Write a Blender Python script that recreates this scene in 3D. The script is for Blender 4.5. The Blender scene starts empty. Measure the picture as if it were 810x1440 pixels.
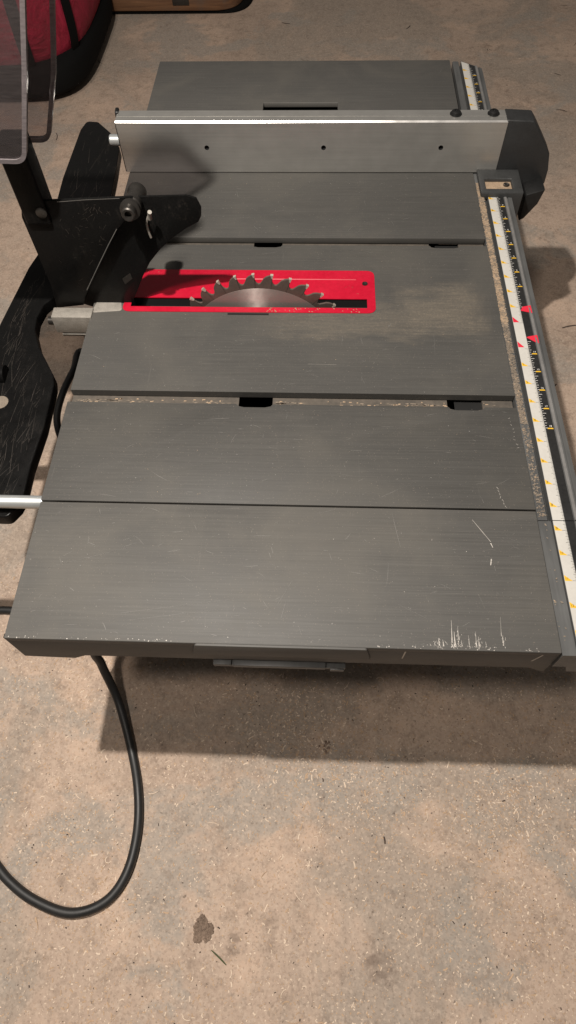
import bpy, bmesh, math, random
from mathutils import Vector, Euler, Matrix
random.seed(7)
S = 0.0254            # everything below is written in inches, the unit printed on the saw's scale
H = 12.5              # height of the table top over the floor
W = 18.4745           # depth of the table (left edge U=0, right edge U=W); V runs away from the viewer, V=0 near edge
sc = bpy.context.scene
col = sc.collection
R_ = math.radians

# ------------------------------------------------------------------ camera
F = 920.0
CAM = Vector((10.2433, -7.3139, 20.7496))
EUL = Euler((0.5414, 0.0207, 0.0358), 'XYZ')
RM = EUL.to_matrix()
cd = bpy.data.cameras.new('camera'); cam = bpy.data.objects.new('camera', cd); col.objects.link(cam)
cam.location = (CAM + Vector((0, 0, H))) * S; cam.rotation_euler = EUL
cd.sensor_width = 36; cd.lens = F / 1440 * 36; cd.clip_start = 0.02; cd.clip_end = 100
sc.camera = cam

def ray(px): return RM @ Vector(((px[0] - 405) / F, -(px[1] - 720) / F, -1.0))
def pz(px, z=0.0):                       # photo measurement -> point on the level plane z
    d = ray(px); q = CAM + d * ((z - CAM.z) / d.z); return (q.x, q.y)
def pv(px, v):                           # photo measurement -> (u, z) on the upright plane V = v
    d = ray(px); q = CAM + d * ((v - CAM.y) / d.y); return (q.x, q.z)

# ------------------------------------------------------------------ materials
def nodes(name):
    m = bpy.data.materials.new(name); m.use_nodes = True
    nt = m.node_tree; return m, nt, nt.nodes['Principled BSDF']
def lin(c):
    return tuple((x / 12.92 if x <= .04045 else ((x + .055) / 1.055) ** 2.4) for x in c)
class NT:
    def __init__(s, nt): s.nt = nt; s.tc = nt.nodes.new('ShaderNodeTexCoord')
    def map(s, scale, rot=(0, 0, 0), loc=(0, 0, 0)):
        n = s.nt.nodes.new('ShaderNodeMapping'); n.inputs['Scale'].default_value = scale
        n.inputs['Rotation'].default_value = rot; n.inputs['Location'].default_value = loc
        s.nt.links.new(s.tc.outputs['Object'], n.inputs['Vector']); return n.outputs[0]
    def noise(s, vec, scale=1, detail=4, rough=.6, dist=0):
        n = s.nt.nodes.new('ShaderNodeTexNoise'); n.inputs['Scale'].default_value = scale
        n.inputs['Detail'].default_value = detail; n.inputs['Roughness'].default_value = rough
        n.inputs['Distortion'].default_value = dist
        s.nt.links.new(vec, n.inputs['Vector']); return n.outputs['Fac']
    def ramp(s, fac, a, b, va=0., vb=1.):
        n = s.nt.nodes.new('ShaderNodeMapRange'); n.inputs['From Min'].default_value = a; n.inputs['From Max'].default_value = b
        n.inputs['To Min'].default_value = va; n.inputs['To Max'].default_value = vb
        s.nt.links.new(fac, n.inputs['Value']); return n.outputs[0]
    def smooth(s, fac, a, b):
        n = s.nt.nodes.new('ShaderNodeMapRange'); n.interpolation_type = 'SMOOTHSTEP'
        n.inputs['From Min'].default_value = a; n.inputs['From Max'].default_value = b
        s.nt.links.new(fac, n.inputs['Value']); return n.outputs[0]
    def math(s, op, a, b=None):
        n = s.nt.nodes.new('ShaderNodeMath'); n.operation = op
        for i, x in enumerate((a, b)):
            if x is None: continue
            if isinstance(x, (int, float)): n.inputs[i].default_value = x
            else: s.nt.links.new(x, n.inputs[i])
        return n.outputs[0]
    def mix(s, fac, a, b):
        n = s.nt.nodes.new('ShaderNodeMix'); n.data_type = 'RGBA'
        for key, x in ((0, fac), (6, a), (7, b)):
            if isinstance(x, (int, float)): n.inputs[key].default_value = x
            elif isinstance(x, tuple): n.inputs[key].default_value = (*x[:3], 1)
            else: s.nt.links.new(x, n.inputs[key])
        return n.outputs[2]
    def sep(s):
        n = s.nt.nodes.new('ShaderNodeSeparateXYZ'); s.nt.links.new(s.tc.outputs['Object'], n.inputs[0]); return n.outputs
    def bump(s, h, bsdf, strength=.3, dist=.001):
        n = s.nt.nodes.new('ShaderNodeBump'); n.inputs['Strength'].default_value = strength; n.inputs['Distance'].default_value = dist
        s.nt.links.new(h, n.inputs['Height']); s.nt.links.new(n.outputs[0], bsdf.inputs['Normal'])

def simple(name, c, rough=.5, metal=0., var=.25, scale=300, c2=None, bump=.15, spec=.5, stretch=(1, 1, 1)):
    m, nt, b = nodes(name); t = NT(nt)
    n1 = t.noise(t.map(stretch), scale, 5, .65)
    n2 = t.noise(t.map((1, 1, 1), loc=(3, 1, 2)), scale / 9, 3, .6)
    f = t.math('ADD', t.math('MULTIPLY', n1, .6), t.math('MULTIPLY', n2, .4))
    lo = tuple(x * (1 - var) for x in c); hi = c2 or tuple(min(1, x * (1 + var)) for x in c)
    nt.links.new(t.mix(t.ramp(f, .3, .7), lo, hi), b.inputs['Base Color'])
    nt.links.new(t.ramp(n2, .3, .7, rough * .85, min(1, rough * 1.15)), b.inputs['Roughness'])
    b.inputs['Metallic'].default_value = metal; b.inputs['Specular IOR Level'].default_value = spec
    if bump: t.bump(n1, b, bump, .0005)
    return m

def make_table_mat(name, base, dusty=False):
    m, nt, b = nodes(name); t = NT(nt)
    streak = t.noise(t.map((9, 520, 60), rot=(0, 0, .012)), 1, 6, .7)                 # fine rubbing marks along the feed direction
    streak2 = t.noise(t.map((22, 900, 60), rot=(0, 0, .05)), 1, 3, .6)
    blot = t.noise(t.map((1, 1, 1)), 9, 4, .6, .4)
    cross = t.noise(t.map((500, 14, 60), rot=(0, 0, .5)), 1, 3, .6)
    speck = t.noise(t.map((1, 1, 1)), 900, 2, .5)
    dark = tuple(x * .86 for x in base); lite = tuple(x * 1.16 for x in base)
    c = t.mix(t.ramp(streak, .32, .68), dark, lite)
    c = t.mix(t.math('MULTIPLY', t.smooth(streak2, .6, .8), .35), c, (.17, .155, .14))
    c = t.mix(t.math('MULTIPLY', t.smooth(cross, .66, .8), .22), c, (.18, .17, .155))
    c = t.mix(t.math('MULTIPLY', t.smooth(blot, .40, .72), .5), c, (base[0] * 1.5, base[1] * 1.44, base[2] * 1.34))
    c = t.mix(t.math('MULTIPLY', t.smooth(speck, .66, .74), .30), c, (.34, .28, .22))
    if dusty:                                                       # film of fine sawdust blown off the blade
        x, y, z = t.sep()
        def band(o, lo, hi, soft):
            return t.math('MULTIPLY', t.smooth(o, (lo - soft) * S, (lo + soft) * S), t.math('SUBTRACT', 1., t.smooth(o, (hi - soft) * S, (hi + soft) * S)))
        ox, oy = ORG[0], ORG[1]
        wob = t.noise(t.map((14, 40, 14)), 1, 5, .7); wob2 = t.noise(t.map((30, 9, 14), loc=(3, 5, 1)), 1, 4, .7)
        xw = t.math('ADD', x, t.ramp(wob2, .3, .7, -.35 * S, .35 * S)); yw = t.math('ADD', y, t.ramp(wob, .3, .7, -.9 * S, .9 * S))
        fan = t.math('MULTIPLY', band(xw, 14.0 - ox, 17.7 - ox, .6), band(yw, 14.3 - oy, 17.2 - oy, .8))
        fan2 = t.math('MULTIPLY', band(xw, 8.6 - ox, 15.5 - ox, 1.8), band(yw, 14.2 - oy, 15.9 - oy, .5))
        fan = t.math('MAXIMUM', fan, t.math('MULTIPLY', fan2, .7))
        grain = t.noise(t.map((26, 330, 60)), 1, 6, .75); gr2 = t.noise(t.map((1, 1, 1)), 420, 3, .7)
        c = t.mix(t.math('MULTIPLY', fan, t.math('ADD', t.ramp(grain, .34, .70, .10, .34), t.ramp(gr2, .5, .70, 0., .2))), c, (.25, .205, .15))
    nt.links.new(c, b.inputs['Base Color'])
    nt.links.new(t.ramp(blot, .3, .7, .56, .66), b.inputs['Roughness'])
    b.inputs['Specular IOR Level'].default_value = .36
    t.bump(t.math('ADD', streak, t.math('MULTIPLY', speck, .6)), b, .07, .0004)
    return m

ORG = Vector((9.2, 19.0, -H))             # foot of the saw, on the floor
M = {}
M['table'] = make_table_mat('dark_grey_coated_aluminium', (.0585, .0565, .0525), True)
M['wing'] = make_table_mat('worn_wing_coating_brightened', (.0785, .0758, .0708))  # table coating made lighter to make up for missing light on both wings
M['plastic'] = simple('dark_grey_plastic', (.038, .039, .039), .5, 0, .25, 500, bump=.2)
M['rail'] = simple('grey_painted_rail', (.085, .086, .085), .45, 0, .3, 160, bump=.1, stretch=(1, .08, 1))
M['rail_light'] = simple('grey_rail_rib', (.20, .195, .19), .42, .2, .25, 160, bump=.1)
M['head'] = simple('charcoal_plastic', (.021, .0215, .022), .48, 0, .25, 500, bump=.2)
M['black'] = simple('black_plastic', (.008, .008, .008), .45, 0, .4, 260, bump=.2)
M['void'] = simple('black_inside_shade', (.004, .004, .004), .9, 0, .2, 200, bump=0)  # flat black standing in for the shade inside openings
M['black_steel'] = None
M['red'] = simple('red_painted_plate', (.43, .001, .020), .45, 0, .14, 240, bump=.12, c2=(.50, .004, .028))
M['fence_alu'] = simple('brushed_aluminium', (.45, .44, .415),   .34, .72, .10, 420, bump=.05, stretch=(.02, 1, 1))
M['alu_cast'] = simple('cast_aluminium_block', (.27, .25, .22), .6, .3, .3, 900, bump=.5)
M['chrome'] = simple('zinc_plated_rod', (.48, .50, .50), .42, .6, .06, 200, bump=.03)
M['scratch'] = simple('bare_metal_scratch', (.46, .43, .39), .5, .2, .35, 900, bump=0)
M['scuff'] = simple('scuffed_black_paint', (.036, .030, .025), .5, .1, .6, 600, bump=0)
M['scratch_dim_glint'] = simple('faint_scratch_edge_glint', (.155, .148, .138), .5, .1, .3, 900, bump=0)  # also colours the edge highlights drawn on the guard bracket
M['dust'] = simple('packed_sawdust', (.33, .24, .16), .9, 0, .4, 900, bump=.6)
M['dust_dim'] = simple('thin_sawdust', (.19, .155, .12), .9, 0, .35, 900, bump=.4)
M['tape_white'] = simple('white_scale_tape', (.50, .485, .45), .45, 0, .07, 300, bump=0)
M['tape_black'] = simple('black_scale_tape', (.018, .018, .018), .4, 0, .3, 300, bump=0)
M['ink'] = simple('black_print', (.02, .02, .02), .6, 0, .2, 300, bump=0)
M['yellow'] = simple('yellow_print', (.70, .42, .03), .5, 0, .15, 300, bump=0)
M['red_print'] = simple('red_print', (.62, .02, .045), .5, 0, .1, 300, bump=0)
M['white_print'] = simple('white_print', (.72, .70, .66), .5, 0, .1, 300, bump=0)
M['rubber'] = simple('black_rubber', (.015, .015, .015), .5, 0, .3, 180, bump=.12)
M['steel_dark'] = simple('dark_steel', (.07, .064, .058), .38, .8, .25, 300, bump=.1)
M['bag_red'] = None
M['bag_black'] = simple('black_bag_cloth', (.006, .006, .006), .95, 0, .3, 500, bump=.3, spec=.1)
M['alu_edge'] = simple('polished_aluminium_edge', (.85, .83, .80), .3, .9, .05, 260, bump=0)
M['slot'] = simple('dusty_slot_floor', (.085, .075, .063), .8, 0, .45, 160, bump=.3, c2=(.11, .092, .074))
M['carbide'] = simple('carbide_tip', (.50, .45, .38), .3, .35, .2, 900, bump=0)

def black_steel():
    m, nt, b = nodes('worn_black_steel'); t = NT(nt)
    w = t.noise(t.map((210, 18, 60), rot=(0, 0, -.25)), 1, 5, .7)
    w2 = t.noise(t.map((1, 1, 1)), 45, 5, .65, .6)
    fine = t.noise(t.map((1, 1, 1)), 700, 3, .6)
    f = t.math('MULTIPLY', t.smooth(w, .52, .8), t.smooth(w2, .42, .72))
    c = t.mix(t.ramp(fine, .3, .7), (.0035, .0035, .0035), (.007, .0068, .0066))
    c = t.mix(t.math('MULTIPLY', f, .5), c, (.055, .047, .04))
    c = t.mix(t.math('MULTIPLY', t.smooth(w2, .55, .8), t.ramp(fine, .5, .66, 0, .2)), c, (.09, .066, .048))
    nt.links.new(c, b.inputs['Base Color']); nt.links.new(t.ramp(w2, .3, .7, .24, .5), b.inputs['Roughness'])
    b.inputs['Specular IOR Level'].default_value = .13
    t.bump(fine, b, .15, .0004); return m
M['black_steel'] = black_steel()

def blade_mat(name, base, rough, aniso, metal):
    m, nt, b = nodes(name); t = NT(nt)
    b.inputs['Base Color'].default_value = (*base, 1); b.inputs['Metallic'].default_value = metal
    b.inputs['Anisotropic'].default_value = aniso; b.inputs['Anisotropic Rotation'].default_value = .25
    tg = nt.nodes.new('ShaderNodeTangent'); tg.direction_type = 'RADIAL'; tg.axis = 'Y'
    nt.links.new(tg.outputs[0], b.inputs['Tangent'])
    n = t.noise(t.map((1, 1, 1)), 120, 4, .6)
    nt.links.new(t.ramp(n, .3, .7, rough * .85, rough * 1.2), b.inputs['Roughness'])
    return m
M['blade'] = blade_mat('ground_blade_steel', (.40, .335, .31), .5, .92, .6)
M['blade_rim'] = simple('dark_blade_rim', (.12, .092, .078), .42, .3, .2, 300, bump=.05)

def bag_mat():
    m, nt, b = nodes('red_bag_cloth'); t = NT(nt)
    w = t.noise(t.map((1, 1, 1)), 14, 4, .6, .5)
    weave = t.noise(t.map((1, 1, 1)), 1500, 1, .5)
    nt.links.new(t.mix(t.ramp(w, .3, .7), (.30, .004, .026), (.46, .009, .05)), b.inputs['Base Color'])
    b.inputs['Roughness'].default_value = .7; t.bump(t.math('ADD', t.math('MULTIPLY', w, 14.), weave), b, .7, .006); return m
M['bag_red'] = bag_mat()

def shield_mat(name, tint, diff, fac):
    m = bpy.data.materials.new(name); m.use_nodes = True; nt = m.node_tree; t = NT(nt)
    nt.nodes.remove(nt.nodes['Principled BSDF']); out = nt.nodes['Material Output']
    tr = nt.nodes.new('ShaderNodeBsdfTransparent'); tr.inputs[0].default_value = (*tint, 1)
    df = nt.nodes.new('ShaderNodeBsdfDiffuse'); df.inputs[0].default_value = (*diff, 1)
    gl = nt.nodes.new('ShaderNodeBsdfGlossy'); gl.inputs['Roughness'].default_value = .18
    n = t.noise(t.map((30, 30, 200), rot=(.3, 0, .2)), 3, 5, .7)
    mx = nt.nodes.new('ShaderNodeMixShader'); nt.links.new(t.ramp(n, .3, .75, fac * .7, fac * 1.5), mx.inputs[0])
    nt.links.new(tr.outputs[0], mx.inputs[1]); nt.links.new(df.outputs[0], mx.inputs[2])
    fr = nt.nodes.new('ShaderNodeFresnel'); fr.inputs[0].default_value = 1.11
    m2 = nt.nodes.new('ShaderNodeMixShader'); nt.links.new(fr.outputs[0], m2.inputs[0])
    nt.links.new(mx.outputs[0], m2.inputs[1]); nt.links.new(gl.outputs[0], m2.inputs[2])
    nt.links.new(m2.outputs[0], out.inputs[0]); return m
M['shield'] = shield_mat('clear_smoky_plastic', (.89, .86, .87), (.24, .215, .215), .12)
M['shield_rim'] = shield_mat('clear_plastic_rim', (.50, .46, .46), (.22, .195, .20), .6)

def wood_mat():
    m, nt, b = nodes('worn_brown_wood'); t = NT(nt)
    g = t.noise(t.map((7, 60, 140)), 1, 6, .65, .6)
    s = t.noise(t.map((1, 1, 1)), 12, 4, .6, .4)
    c = t.mix(t.ramp(g, .3, .7), (.08, .036, .018), (.20, .10, .048))
    c = t.mix(t.math('MULTIPLY', t.smooth(s, .55, .75), .6), c, (.10, .075, .06))
    nt.links.new(c, b.inputs['Base Color']); b.inputs['Roughness'].default_value = .5; t.bump(g, b, .2, .001); return m
M['wood'] = wood_mat()

def floor_mat():
    m, nt, b = nodes('worn_concrete'); t = NT(nt)
    big = t.noise(t.map((1, 1, 1), loc=(1.3, .4, 0)), 3.2, 5, .6, .5)
    paint = t.noise(t.map((1, 1, 1), loc=(5.1, 2.2, 0)), 5.5, 8, .62, .35)
    tan = t.noise(t.map((1, 1, 1), loc=(2.1, 7.2, 0)), 8, 7, .68, .3)
    mid = t.noise(t.map((1, 1, 1)), 34, 6, .7, .3)
    fine = t.noise(t.map((1, 1, 1)), 105, 7, .82)
    grit = t.noise(t.map((1, 1, 1)), 300, 4, .75)
    pits = t.noise(t.map((1, 1, 1), loc=(.7, .9, 0)), 130, 3, .55)
    stain = t.noise(t.map((1, 1, 1), loc=(8.7, .1, 0)), 11, 6, .65, .2)
    vo = nt.nodes.new('ShaderNodeTexVoronoi'); vo.inputs['Scale'].default_value = 420
    nt.links.new(t.map((1, 1, 1)), vo.inputs['Vector'])
    sp = nt.nodes.new('ShaderNodeSeparateColor'); nt.links.new(vo.outputs['Color'], sp.inputs[0])
    vo2 = nt.nodes.new('ShaderNodeTexVoronoi'); vo2.inputs['Scale'].default_value = 150
    nt.links.new(t.map((1, 1, 1), loc=(.3, .2, 0)), vo2.inputs['Vector'])
    sp2 = nt.nodes.new('ShaderNodeSeparateColor'); nt.links.new(vo2.outputs['Color'], sp2.inputs[0])
    grey = t.noise(t.map((1, 1, 1), loc=(3.3, 6.1, 0)), 2.6, 7, .62, .8)
    c = t.mix(t.ramp(big, .34, .66), (.350, .264, .208), (.51, .386, .302))
    c = t.mix(t.math('MULTIPLY', t.smooth(tan, .50, .60), .75), c, (.56, .41, .31))
    c = t.mix(t.math('MULTIPLY', t.smooth(grey, .48, .58), .6), c, (.285, .247, .208))
    c = t.mix(t.math('MULTIPLY', t.smooth(paint, .52, .585), .7), c, (.315, .288, .255))
    c = t.mix(t.math('MULTIPLY', t.smooth(mid, .47, .68), .55), c, (.195, .145, .112))
    c = t.mix(t.ramp(fine, .42, .66, .0, .7), c, (.52, .405, .315))
    c = t.mix(t.math('MULTIPLY', t.smooth(grey, .49, .57), .34), c, (.31, .265, .223))
    c = t.mix(t.math('MULTIPLY', t.smooth(paint, .52, .60), .36), c, (.33, .29, .25))
    c = t.mix(t.math('MULTIPLY', t.smooth(sp.outputs[0], .72, .95), .38), c, (.56, .45, .36))
    c = t.mix(t.math('MULTIPLY', t.smooth(sp.outputs[1], .74, .97), .26), c, (.17, .125, .098))
    c = t.mix(t.math('MULTIPLY', t.smooth(sp2.outputs[0], .86, .97), .14), c, (.17, .125, .10))
    c = t.mix(t.math('MULTIPLY', t.smooth(grit, .54, .68), .5), c, (.17, .125, .097))
    c = t.mix(t.math('MULTIPLY', t.smooth(pits, .66, .74), .6), c, (.09, .066, .052))
    c = t.mix(t.math('MULTIPLY', t.smooth(stain, .64, .72), .5), c, (.12, .082, .064))
    nt.links.new(c, b.inputs['Base Color']); b.inputs['Roughness'].default_value = .85
    b.inputs['Specular IOR Level'].default_value = .25
    h = t.math('ADD', t.math('MULTIPLY', mid, .8), t.math('ADD', t.math('MULTIPLY', fine, .5), t.math('MULTIPLY', grit, .25)))
    t.bump(h, b, .45, .002); return m
M['floor'] = floor_mat()

# ------------------------------------------------------------------ mesh builder
def rounded(poly, rads, n=6):
    out = []; k = len(poly)
    for i, p in enumerate(poly):
        r = rads[i] if isinstance(rads, (list, tuple)) else rads
        if r <= 0: out.append(tuple(p)); continue
        P = Vector(p); A = Vector(poly[i - 1]); B = Vector(poly[(i + 1) % k])
        a = (A - P).normalized(); c = (B - P).normalized()
        ang = max(.2, a.angle(c)); d = min(r / math.tan(ang / 2), (A - P).length * .48, (B - P).length * .48)
        p0 = P + a * d; p1 = P + c * d
        for j in range(n + 1):
            s = j / n; q = p0 * (1 - s) ** 2 + P * 2 * s * (1 - s) + p1 * s ** 2; out.append((q.x, q.y))
    return out
def spline(pts, n=12):
    P = [Vector(p) for p in pts]; P = [P[0] * 2 - P[1]] + P + [P[-1] * 2 - P[-2]]; out = []
    for i in range(1, len(P) - 2):
        for j in range(n):
            s = j / n; a, b, c, d = P[i - 1:i + 3]
            out.append(.5 * ((2 * b) + (c - a) * s + (2 * a - 5 * b + 4 * c - d) * s * s + (3 * b - a - 3 * c + d) * s ** 3))
    out.append(P[-2]); return out

class MB:
    def __init__(s): s.bm = bmesh.new(); s.late = []
    def _bev(s, vs, bev, seg=2, ang=25):
        if not bev: return
        es = {e for v in vs for e in v.link_edges}
        es = [e for e in es if len(e.link_faces) == 2 and e.calc_face_angle(0) > R_(ang)]
        if es: bmesh.ops.bevel(s.bm, geom=es, offset=bev, segments=seg, profile=.5, affect='EDGES', clamp_overlap=True)
    def mesh(s, verts, faces, mi=0, bev=0, seg=2):
        vs = [s.bm.verts.new(v) for v in verts]; fs = []
        for f in faces:
            q = s.bm.faces.new([vs[i] for i in f]); q.material_index = mi; fs.append(q)
        bmesh.ops.recalc_face_normals(s.bm, faces=fs); s._bev(vs, bev, seg); return s
    def box(s, u0, u1, v0, v1, z0, z1, mi=0, bev=0, seg=2):
        V = [(x, y, z) for x in (u0, u1) for y in (v0, v1) for z in (z0, z1)]
        return s.mesh(V, [(0, 1, 3, 2), (4, 6, 7, 5), (0, 4, 5, 1), (2, 3, 7, 6), (0, 2, 6, 4), (1, 5, 7, 3)], mi, bev, seg)
    def prism(s, poly, axis, a0, a1, mi=0, bev=0, seg=2):
        f = {'z': lambda p, a: (p[0], p[1], a), 'y': lambda p, a: (p[0], a, p[1]), 'x': lambda p, a: (a, p[0], p[1])}[axis]
        n = len(poly); V = [f(p, a0) for p in poly] + [f(p, a1) for p in poly]
        return s.mesh(V, [tuple(range(n)), tuple(range(2 * n - 1, n - 1, -1))] + [(i, (i + 1) % n, n + (i + 1) % n, n + i) for i in range(n)], mi, bev, seg)
    def tube(s, path, r, mi=0, seg=14, caps=True):
        P = [Vector(p) for p in path]; n = len(P); rings = []; up = None
        for i, p in enumerate(P):
            t = (P[min(i + 1, n - 1)] - P[max(i - 1, 0)]).normalized()
            if up is None: up = t.orthogonal().normalized()
            up = (up - t * up.dot(t)).normalized(); w = t.cross(up); rr = r(i / (n - 1)) if callable(r) else r
            rings.append([p + (up * math.cos(a) + w * math.sin(a)) * rr for a in [2 * math.pi * k / seg for k in range(seg)]])
        V = [v for R in rings for v in R]
        Fs = [(i * seg + k, i * seg + (k + 1) % seg, (i + 1) * seg + (k + 1) % seg, (i + 1) * seg + k) for i in range(n - 1) for k in range(seg)]
        if caps: Fs += [tuple(range(seg)), tuple(range(n * seg - 1, (n - 1) * seg - 1, -1))]
        return s.mesh(V, Fs, mi)
    def lathe(s, c, axis, prof, mi=0, seg=24):          # prof: (distance along axis, radius)
        c = Vector(c); t = Vector(axis).normalized(); a = t.orthogonal().normalized(); b = t.cross(a)
        V = []; n = len(prof)
        for d, r in prof:
            V += [c + t * d + (a * math.cos(2 * math.pi * k / seg) + b * math.sin(2 * math.pi * k / seg)) * max(r, 1e-3) for k in range(seg)]
        Fs = [(i * seg + k, i * seg + (k + 1) % seg, (i + 1) * seg + (k + 1) % seg, (i + 1) * seg + k) for i in range(n - 1) for k in range(seg)]
        Fs += [tuple(range(seg)), tuple(range(n * seg - 1, (n - 1) * seg - 1, -1))]
        return s.mesh(V, Fs, mi)
    def quad(s, pts, mi=0):
        vs = [s.bm.verts.new(p) for p in pts]; f = s.bm.faces.new(vs); f.material_index = mi
        f.normal_update()
        if f.normal.z < 0: f.normal_flip()
        return s
    def slab(s, us, vs, z0, z1, hole=lambda i, j: False, mi=0, bev=0):
        nu, nv = len(us), len(vs); idx = {}; V = []; Fs = []
        def g(i, j, k):
            if (i, j, k) not in idx: idx[i, j, k] = len(V); V.append((us[i], vs[j], (z0, z1)[k]))
            return idx[i, j, k]
        solid = lambda i, j: 0 <= i < nu - 1 and 0 <= j < nv - 1 and not hole(i, j)
        for i in range(nu - 1):
            for j in range(nv - 1):
                if not solid(i, j): continue
                Fs.append((g(i, j, 1), g(i + 1, j, 1), g(i + 1, j + 1, 1), g(i, j + 1, 1)))
                Fs.append((g(i, j, 0), g(i, j + 1, 0), g(i + 1, j + 1, 0), g(i + 1, j, 0)))
                if not solid(i - 1, j): Fs.append((g(i, j, 0), g(i, j, 1), g(i, j + 1, 1), g(i, j + 1, 0)))
                if not solid(i + 1, j): Fs.append((g(i + 1, j, 0), g(i + 1, j + 1, 0), g(i + 1, j + 1, 1), g(i + 1, j, 1)))
                if not solid(i, j - 1): Fs.append((g(i, j, 0), g(i + 1, j, 0), g(i + 1, j, 1), g(i, j, 1)))
                if not solid(i, j + 1): Fs.append((g(i, j + 1, 0), g(i, j + 1, 1), g(i + 1, j + 1, 1), g(i + 1, j + 1, 0)))
        return s.mesh(V, Fs, mi, bev)
    def build(s, name, mats, parent=None, org=None, smooth=True):
        bm = s.bm
        for e in bm.edges:
            e.smooth = not (len(e.link_faces) == 2 and e.calc_face_angle(0) > R_(38))
        for f in bm.faces: f.smooth = smooth
        base = parent['_org'] if parent else (0, 0, 0)
        base = Vector(base); o_ = Vector(org) if org is not None else base
        for v in bm.verts: v.co = (v.co - o_) * S
        me = bpy.data.meshes.new(name); bm.to_mesh(me); bm.free()
        for m in (mats if isinstance(mats, (list, tuple)) else [mats]): me.materials.append(M[m])
        ob = bpy.data.objects.new(name, me); col.objects.link(ob)
        if parent: ob.parent = parent; ob.location = (o_ - base) * S
        else: ob.location = (o_ + Vector((0, 0, H))) * S
        ob['_org'] = tuple(o_); ALL.append(ob)
        return ob
ALL = []
def thing(name, org, label, cat, group=None):
    o = bpy.data.objects.new(name, None); col.objects.link(o); o.empty_display_size = .05
    o.location = (Vector(org) + Vector((0, 0, H))) * S; o['_org'] = tuple(org); ALL.append(o)
    tag(o, label, cat, group); return o
def tag(o, label, cat, group=None):
    o['label'] = label; o['category'] = cat
    if group: o['group'] = group
    return o

# ================================================================== THE FLOOR
b = MB(); b.quad([(-260, -120, -H), (260, -120, -H), (260, 320, -H), (-260, 320, -H)])
fl = b.build('floor', 'floor', org=(0, 0, -H)); fl['kind'] = 'structure'

# ================================================================== THE TABLE SAW
saw = thing('table_saw', ORG, 'dark grey portable table saw with red blade insert and scratched extended table', 'table saw')

w_now = None
# --- main table: three strips with two T-slots between them
S2a, S2b = 10.30, 10.93      # near slot
S1a, S1b = 20.40, 20.97      # far slot
t = MB()
IU0, IU1, IV0, IV1 = 1.55, 12.78, 15.82, 18.36
CUT = [(7.10, 8.52), (15.77, 17.22)]
ucut = [0, 7.1, 8.52, 15.77, 17.22, W]
def notched(v0, v1): return [(0, v0), (W, v0), (W, v1)] + [q for a, c in ((15.72, 17.2), (7.05, 8.55)) for q in ((c, v1), (c - .08, v1 - .11), (c - .32, v1 - .17), (a + .32, v1 - .17), (a + .08, v1 - .11), (a, v1))] + [(0, v1)]
t.prism(notched(5.46, S2a), 'z', -.32, 0, 0, .025)
t.slab([0, IU0, IU1, W], [S2b, IV0, IV1, S1a - .5], -.32, 0, lambda i, j: i == 1 and j == 1)
t.prism(notched(S1a - .5, S1a), 'z', -.32, 0, 0)
t.slab([0, W], [S1b, 31.4], -.32, 0, bev=.03)
for a, c in ((S2a, S2b), (S1a, S1b)):       # slot floors with the open notches, and undercut far walls
    xs = [0.02] + [x for q in CUT for x in q] + [W - .02]
    for k in range(0, len(xs), 2):
        t.box(xs[k], xs[k + 1], a - .1, c + .16, -.47, -.36, 1)
        t.box(xs[k], xs[k + 1], c + .03, c + .2, -.36, -.3215, 0)
    for q0, q1 in CUT: t.box(q0 - .06, q1 + .06, a - .12, c + .22, -1.0, -.5, 5)  # black blocks painting the notches as dark as deep shade
rag = random.Random(3)
for k in range(260):                         # caked dust along the near side of the slots
    sl = rag.choice(((S2a, S2b), (S1a, S1b))); u = rag.uniform(.1, W - .3); w_ = rag.uniform(.03, .16); v = rag.uniform(sl[0] + .02, sl[1] - .15)
    if any(q0 - .1 < u < q1 for q0, q1 in CUT): continue
    t.quad([(u, v, -.352), (u + w_, v + .01, -.352), (u + w_, v + .05, -.352), (u + .02, v + .06, -.352)], 2)
for k in range(420):                         # pale dusty line along the slots
    sl = rag.choice(((S2a, S2b), (S2a, S2b), (S1a, S1b))); u = rag.uniform(.1, W - .6); w_ = rag.uniform(.08, .5); v = sl[0] + rag.uniform(.31, .44) - (.0 if sl[0] < 15 else .02)
    if any(q0 - .55 < u < q1 for q0, q1 in CUT): continue
    if rag.random() < .5 * (math.sin(u * .9 + sl[0]) + 1): continue
    h_ = rag.uniform(.01, .035); t.quad([(u, v, -.353), (u + w_ * .5, v - h_, -.353), (u + w_, v + .005, -.353), (u + w_ * .5, v + h_, -.353)], 6)
def scratches(t, n, ulo, uhi, vlo, vhi, rnd, skip=lambda u, v: False, mi=3):
    for k in range(n):
        u, v = rnd.uniform(ulo, uhi), rnd.uniform(vlo, vhi)
        if skip(u, v): continue
        L = rnd.expovariate(1 / .22) + .04; a = rnd.gauss(0, .25) if rnd.random() < .7 else rnd.uniform(-1.6, 1.6)
        w_ = rnd.uniform(.003, .008); cu = rnd.gauss(0, .12); P = []
        for j in range(5):
            s_ = j / 4; P.append((u + math.cos(a + cu * s_) * L * s_, v + math.sin(a + cu * s_) * L * s_))
        for j in range(4):
            (x0, y0), (x1, y1) = P[j], P[j + 1]; nx, ny = -(y1 - y0), x1 - x0; l = math.hypot(nx, ny) or 1; nx, ny = nx / l * w_, ny / l * w_
            if not (ulo < x1 < uhi and vlo < y1 < vhi): continue
            w0 = math.sin(math.pi * (j + .2) / 4.4); w1 = math.sin(math.pi * (j + 1.2) / 4.8 * .95)
            t.quad([(x0 - nx * w0, y0 - ny * w0, .004), (x0 + nx * w0, y0 + ny * w0, .004), (x1 + nx * w1, y1 + ny * w1, .004), (x1 - nx * w1, y1 - ny * w1, .004)], mi)
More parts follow.
